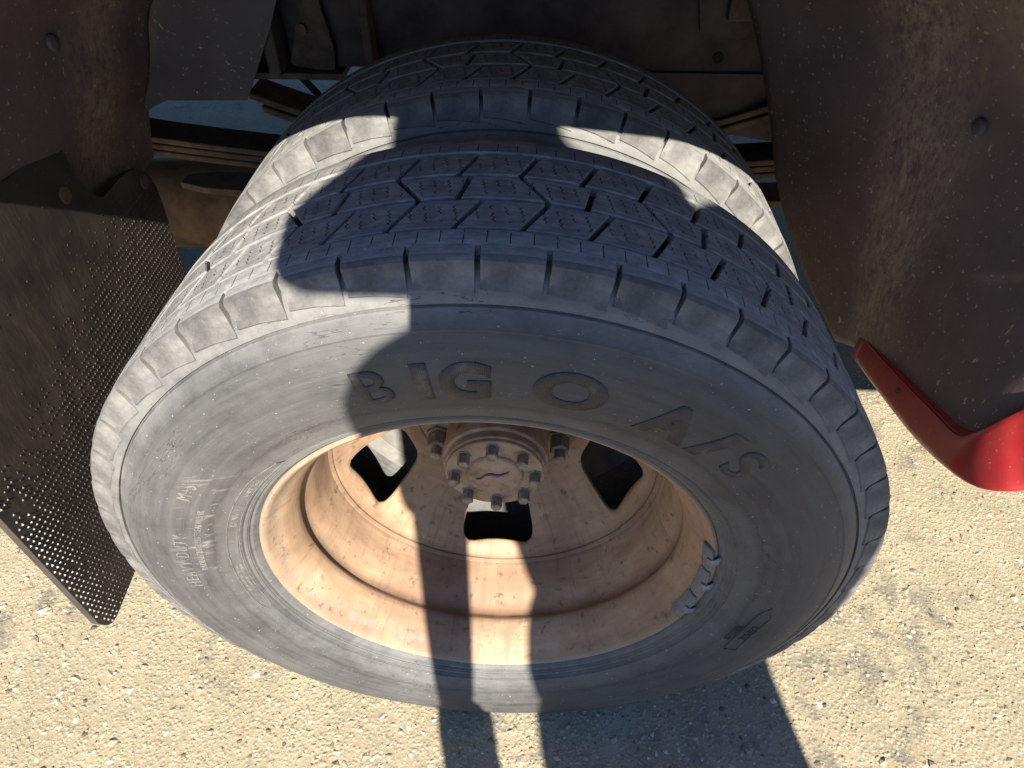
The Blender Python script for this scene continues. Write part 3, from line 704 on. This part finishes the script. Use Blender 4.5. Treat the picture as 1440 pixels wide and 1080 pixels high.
# plastic push rivets of the liner
for x, y, z, a in ((-.4715, .384, .713, 1), (.4615, .304, .674, -1)):
    v, f = tube_vf([(0, 0, 0), (.004*a, 0, 0), (.006*a, 0, 0)], [.009, .0078, .003], 18); mobj('liner_rivet', v, f, M['panel'], truck, loc=(x, y, z))

# ---------------------------------------------------------------- chassis seen past the wheels
box('frame_rail', -2.2, 2.2, .655, .70, .600, .82, M['frame'], truck)
v, f = prism_y([(.12, .60), (.16, .535), (.42, .500), (.60, .52), (.60, .60)], .650, .69); mobj('frame_bracket', v, f, M['frame'], truck, smooth=False)
v, f = prism_y([(-.268, .72), (-.318, .607), (-.255, .598), (-.250, .628), (-.262, .70)], .640, .654); mobj('frame_gusset', v, f, M['spring'], truck, smooth=False)
box('frame_stiffener', -.203, -.192, .618, .654, .58, .83, M['spring'], truck)
box('frame_stiffener', -.335, -.318, .60, .654, .605, .83, M['frame'], truck)
v, f = tube_vf([(-.290, .642, .655), (-.290, .634, .655)], .008, 12); mobj('frame_bolt', v, f, M['spring'], truck)
v, f = tube_vf([(.288, .656, .620), (.288, .6535, .620)], .0075, 16); mobj('frame_hole_disc', v, f, M['under'], truck)  # dark disc whose black colour stands in for the shade inside a hole
box('rail_flange', -.42, -.24, .625, .70, .592, .601, M['spring'], truck, .001)
def leaf(x0, x1, zc, k, y0, y1, t, mat='spring', rnd_end=False):
    n = 24; v = []; f = []
    for i in range(n+1):
        x = x0 + (x1-x0)*i/n; z = zc + k*x*x; w = 1.0
        if rnd_end:
            e = min(1, (i+.25)/2.2, (n-i+.25)/2.2); w = math.sqrt(max(.05, 1-(1-e)**2))
        ym, hw = (y0+y1)/2, (y1-y0)/2*w
        v += [(x, ym-hw, z), (x, ym+hw, z), (x, ym+hw, z-t), (x, ym-hw, z-t)]
    for i in range(n): f += [(i*4+q, i*4+(q+1) % 4, (i+1)*4+(q+1) % 4, (i+1)*4+q) for q in range(4)]
    f += [(0, 1, 2, 3), (n*4+3, n*4+2, n*4+1, n*4)]
    return bevel(mobj('leaf_spring', v, f, M[mat], truck, smooth=False), .002)
leaf(-.95, .95, .460, .12, .640, .704, .0095)
leaf(-.85, .85, .449, .12, .640, .704, .0095)
leaf(-.75, .75, .438, .12, .640, .704, .0095)
leaf(-.555, .555, .402, .03, .645, .709, .012, rnd_end=True)
leaf(-.390, .390, .492, .50, .640, .704, .010)
leaf(-.375, .375, .478, .50, .640, .704, .010)
v, f = tube_vf([(-1.1, .85, .26), (-.75, .83, .275), (-.45, .80, .30), (-.1, .78, .34)], .085, 28); mobj('exhaust_muffler', v, f, M['rust'], truck)
v, f = tube_vf([(.30, .80, .49), (.55, .86, .45), (.95, .95, .40)], .032, 20); mobj('exhaust_pipe', v, f, M['rust'], truck)
v, f = tube_vf(spline([(-.62, .628, .78), (-.45, .630, .735), (-.36, .636, .66), (-.30, .640, .585), (-.20, .60, .50), (-.05, .56, .45)], 6), .0055, 10); mobj('brake_hose', v, f, M['under'], truck)
v, f = tube_vf(spline([(-.24, .648, .74), (-.05, .646, .705), (.12, .646, .715), (.30, .646, .735), (.5, .646, .72)], 6), .0045, 10); mobj('brake_line', v, f, M['spring'], truck)
for x in (-.075, .075):
    for y in (.632, .712):
        v, f = tube_vf([(x, y, .40), (x, y, .52)], .008, 12); mobj('u_bolt', v, f, M['spring'], truck)
box('spring_clamp', -.345, -.318, .634, .710, .432, .487, M['spring'], truck, .002)
v, f = prism_y([(.245, .70), (.255, .655), (.315, .645), (.335, .69), (.30, .73)], .648, .654); mobj('frame_patch', v, f, M['frame'], truck, smooth=False)
box('rail_bracket', .285, .345, .635, .655, .672, .73, M['spring'], truck, .002)
# body above: cargo floor, near and far side panels
box('cargo_floor', -2.6, 2.6, .03, 2.02, 1.12, 1.20, M['under'], truck)
box('frame_rail', -2.2, 2.2, 1.36, 1.41, .600, .82, M['frame'], truck)
def side_panel():
    rows = []
    sk = skin_rows()
    tops = []
    for r in sk:
        x, y, z = r[-1]
        rows.append([(x, .055, z-.02), (x*1.25, .050, max(z, .75)+.12), (x*1.7, .048, max(z, .75)+.35), (x*2.6, .045, 1.9)])
    return rows
surf('body_side', side_panel(), M['red'], truck, 4, 4, .003)
box('rocker_panel', .575, 2.6, .050, .062, .468, 1.15, M['red'], truck)
box('quarter_panel', -2.6, -.575, .050, .062, .50, 1.15, M['red'], truck)
box('body_side', -2.6, 2.6, 2.00, 2.03, .55, 1.9, M['red'], truck)

# ---------------------------------------------------------------- the photographer, standing behind the camera in the sun
KX, KZ = math.tan(SUN_AZ), math.tan(SUN_EL)/math.cos(SUN_AZ)
def J(X, Z, Y):                                   # point at depth Y on the sun ray that meets (X, -0.75, Z)
    return Vector((X + KX*(Y + .75), Y, Z - KZ*(Y + .75)))
def capsule(bm, a, b, ra, rb, n=14):
    a, b = Vector(a), Vector(b); d = b - a; ln = d.length; t = d.normalized(); o = t.orthogonal().normalized(); p = t.cross(o)
    rings = [(-ra*math.cos(q), ra*math.sin(q)) for q in (R(15), R(40), R(65), R(90))] + [(ln + rb*math.cos(q), rb*math.sin(q)) for q in (R(90), R(65), R(40), R(15))]
    vs = [[bm.verts.new(a + t*s + (o*math.cos(2*math.pi*k/n) + p*math.sin(2*math.pi*k/n))*r) for k in range(n)] for s, r in rings]
    for i in range(len(vs)-1):
        for k in range(n): bm.faces.new((vs[i][k], vs[i][(k+1) % n], vs[i+1][(k+1) % n], vs[i+1][k]))
    bm.faces.new(vs[0][::-1]); bm.faces.new(vs[-1])
def chain(bm, pts, rad):
    for i in range(len(pts)-1): capsule(bm, pts[i], pts[i+1], rad[i], rad[i+1])
def blob(bm, c, s, rot=None, seg=20):
    m = Matrix.Translation(Vector(c)) @ (rot or Matrix()) @ Matrix.Diagonal((*s, 1)); bmesh.ops.create_uvsphere(bm, u_segments=seg, v_segments=seg//2, radius=1, matrix=m)
def remeshed(name, bm, mat, parent, vox=.008, smooth=4):
    bmesh.ops.recalc_face_normals(bm, faces=bm.faces); me = bpy.data.meshes.new(name); bm.to_mesh(me); bm.free(); me.materials.append(mat)
    o = link(bpy.data.objects.new(name, me), parent)
    m = o.modifiers.new('remesh', 'REMESH'); m.mode = 'VOXEL'; m.voxel_size = vox; m.use_smooth_shade = True
    m = o.modifiers.new('smooth', 'SMOOTH'); m.iterations = smooth; m.factor = .5
    return o
person = empty('person', (.38, -.9, 0)); PINV = Matrix.Translation((-.38, .9, 0))
tag(person, 'person in a navy t-shirt taking the photograph with a phone, left arm hanging', 'person')
pelvis = J(.36, .80, -.88); chest = J(.28, 1.10, -.78); neckb = J(.205, 1.255, -.70); head = J(.165, 1.420, -.63)
shL = J(.100, 1.185, -.72); elL = J(.092, .93, -.72); wrL = J(.089, .650, -.69); shR = J(.365, 1.310, -.74)
PH = CAM + r2*.060 - fwd*.0105                     # phone centre: the lens sits in its left end
hdR = CAM + r2*.128 - fwd*.030 - u2*.020; elR = J(.462, 1.265, -.70)
fdir = (Vector((.06, -.2, H+.1)) - head).normalized()
bm = bmesh.new()
hrot = fdir.to_track_quat('Y', 'Z').to_matrix().to_4x4(); HR = hrot.to_3x3()
blob(bm, head, (.070, .092, .105), hrot); blob(bm, head + HR @ Vector((0, .030, -.065)), (.050, .058, .050), hrot)
blob(bm, head + HR @ Vector((0, .098, -.018)), (.012, .018, .022), hrot, 10)                       # nose
for sx in (-1, 1): blob(bm, head + HR @ Vector((.070*sx, -.005, -.012)), (.012, .020, .030), hrot, 10)   # ears
blob(bm, head + HR @ Vector((0, .084, -.058)), (.024, .010, .008), hrot, 10)                       # mouth
capsule(bm, neckb - Vector((0, 0, .03)), head + HR @ Vector((0, -.02, -.06)), .052, .048)
chain(bm, [chest, neckb], [.09, .06]); capsule(bm, neckb, shL, .05, .04); capsule(bm, neckb, shR, .05, .04)
chain(bm, [shL, elL, wrL], [.044, .036, .0215]); chain(bm, [shR, elR, hdR], [.044, .036, .024])
def hand(bm, w, d, side, curl=.25, sc=1.):
    d = d.normalized(); s = side - d*side.dot(d); s.normalize(); n = d.cross(s)
    for k in range(4): capsule(bm, w + d*.012 + s*(k-1.5)*.011*sc, w + d*.080*sc + s*(k-1.5)*.0175*sc, .013, .0115)
    for k, ln in enumerate((.072, .080, .074, .058)):
        b = w + d*.082*sc + s*(k-1.5)*.0185*sc; c = curl; p1 = b + (d*math.cos(c) + n*math.sin(c))*ln*.45*sc; p2 = p1 + (d*math.cos(2.2*c) + n*math.sin(2.2*c))*ln*.55*sc
        chain(bm, [b, p1, p2], [.0095, .0085, .0070])
    b = w + d*.030*sc - s*.016; p1 = b + (d*.9 - s*.35 + n*.6).normalized()*.036; p2 = p1 + (d*.97 + s*.1 + n*.3).normalized()*.032
    chain(bm, [b, p1, p2], [.013, .0105, .008])
hand(bm, wrL, J(.104, .53, -.675) - wrL, Vector((1, .25, 0)), .22)
hand(bm, hdR, (-r2*.75 + u2*.6), -fwd, .95, .9)
body = remeshed('body', bm, M['skin'], person, .0055, 2)
bm = bmesh.new()                                   # t-shirt with short sleeves
rt = (neckb - pelvis).to_track_quat('Z', 'Y').to_matrix().to_4x4()
blob(bm, J(.335, .78, -.86), (.165, .12, .14), rt); blob(bm, J(.320, .93, -.83), (.138, .105, .17), rt); blob(bm, chest, (.155, .105, .16), rt)
chain(bm, [neckb - Vector((0, 0, .045)), neckb], [.085, .062]); chain(bm, [neckb, shL], [.065, .060]); chain(bm, [neckb, shR], [.070, .076])
chain(bm, [shL, J(.098, 1.0, -.72)], [.060, .056]); chain(bm, [shR, elR], [.074, .056]); chain(bm, [elR, elR.lerp(hdR, .35)], [.056, .044]); chain(bm, [J(.40, 1.15, -.78), J(.400, .75, -.88)], [.09, .10])
remeshed('t_shirt', bm, M['cloth'], person, .009)
bm = bmesh.new()                                   # trousers
hl, hr_ = J(.285, .64, -.90), J(.445, .64, -.90); kl, kr = Vector((.285, -.90, .47)), Vector((.50, -.92, .47)); al, ar = Vector((.27, -.97, .09)), Vector((.53, -.99, .09))
blob(bm, J(.365, .66, -.90), (.175, .125, .13)); chain(bm, [hl, kl, al], [.092, .068, .058]); chain(bm, [hr_, kr, ar], [.092, .068, .058])
remeshed('trousers', bm, M['denim'], person, .009)
for a_, x_ in ((al, -.02), (ar, .03)):
    bm = bmesh.new(); capsule(bm, a_ + Vector((0, -.02, -.05)), a_ + Vector((x_, .16, -.058)), .042, .030); blob(bm, a_ + Vector((0, 0, -.03)), (.05, .06, .05)); remeshed('shoe', bm, M['shoe'], person, .008)
bm = bmesh.new()                                   # chin-length bob
def hull(bm, pts, r):
    vs = []
    for q in pts:
        for i in range(6):
            for j in range(10):
                t, a = math.pi*(i+.5)/6, 2*math.pi*j/10; vs.append(bm.verts.new(Vector(q) + Vector((math.sin(t)*math.cos(a), math.sin(t)*math.sin(a), math.cos(t)))*r))
    g_ = bmesh.ops.convex_hull(bm, input=vs); bmesh.ops.delete(bm, geom=[e for e in g_['geom_interior'] if isinstance(e, bmesh.types.BMVert)], context='VERTS')
blob(bm, head + HR @ Vector((0, -.018, .020)), (.080, .098, .112), hrot)
hull(bm, [J(X, Z, Y) for X, Z in ((.100, 1.445), (.027, 1.358), (.026, 1.318), (.036, 1.310), (.140, 1.309), (.150, 1.42)) for Y in (-.66, -.58)], .018)
hull(bm, [J(X, Z, Y) for X, Z in ((.225, 1.47), (.302, 1.405), (.305, 1.36), (.20, 1.33)) for Y in (-.66, -.58)], .018)
capsule(bm, head + HR @ Vector((0, -.06, 0)), J(.165, 1.36, -.68), .06, .05)
remeshed('hair', bm, M['hair'], person, .007)
for ch in person.children: ch.matrix_parent_inverse = PINV
cm = Matrix(((r2.x, u2.x, -fwd.x, 0), (r2.y, u2.y, -fwd.y, 0), (r2.z, u2.z, -fwd.z, 0), (0, 0, 0, 1)))
v, f = box_vf(-.076, .076, -.036, .036, -.004, .004)
ph = bevel(mobj('phone', v, f, M['phone'], None, smooth=False), .007, 3); ph.matrix_world = Matrix.Translation(PH) @ cm
tag(ph, 'black phone held by the photographer', 'phone')
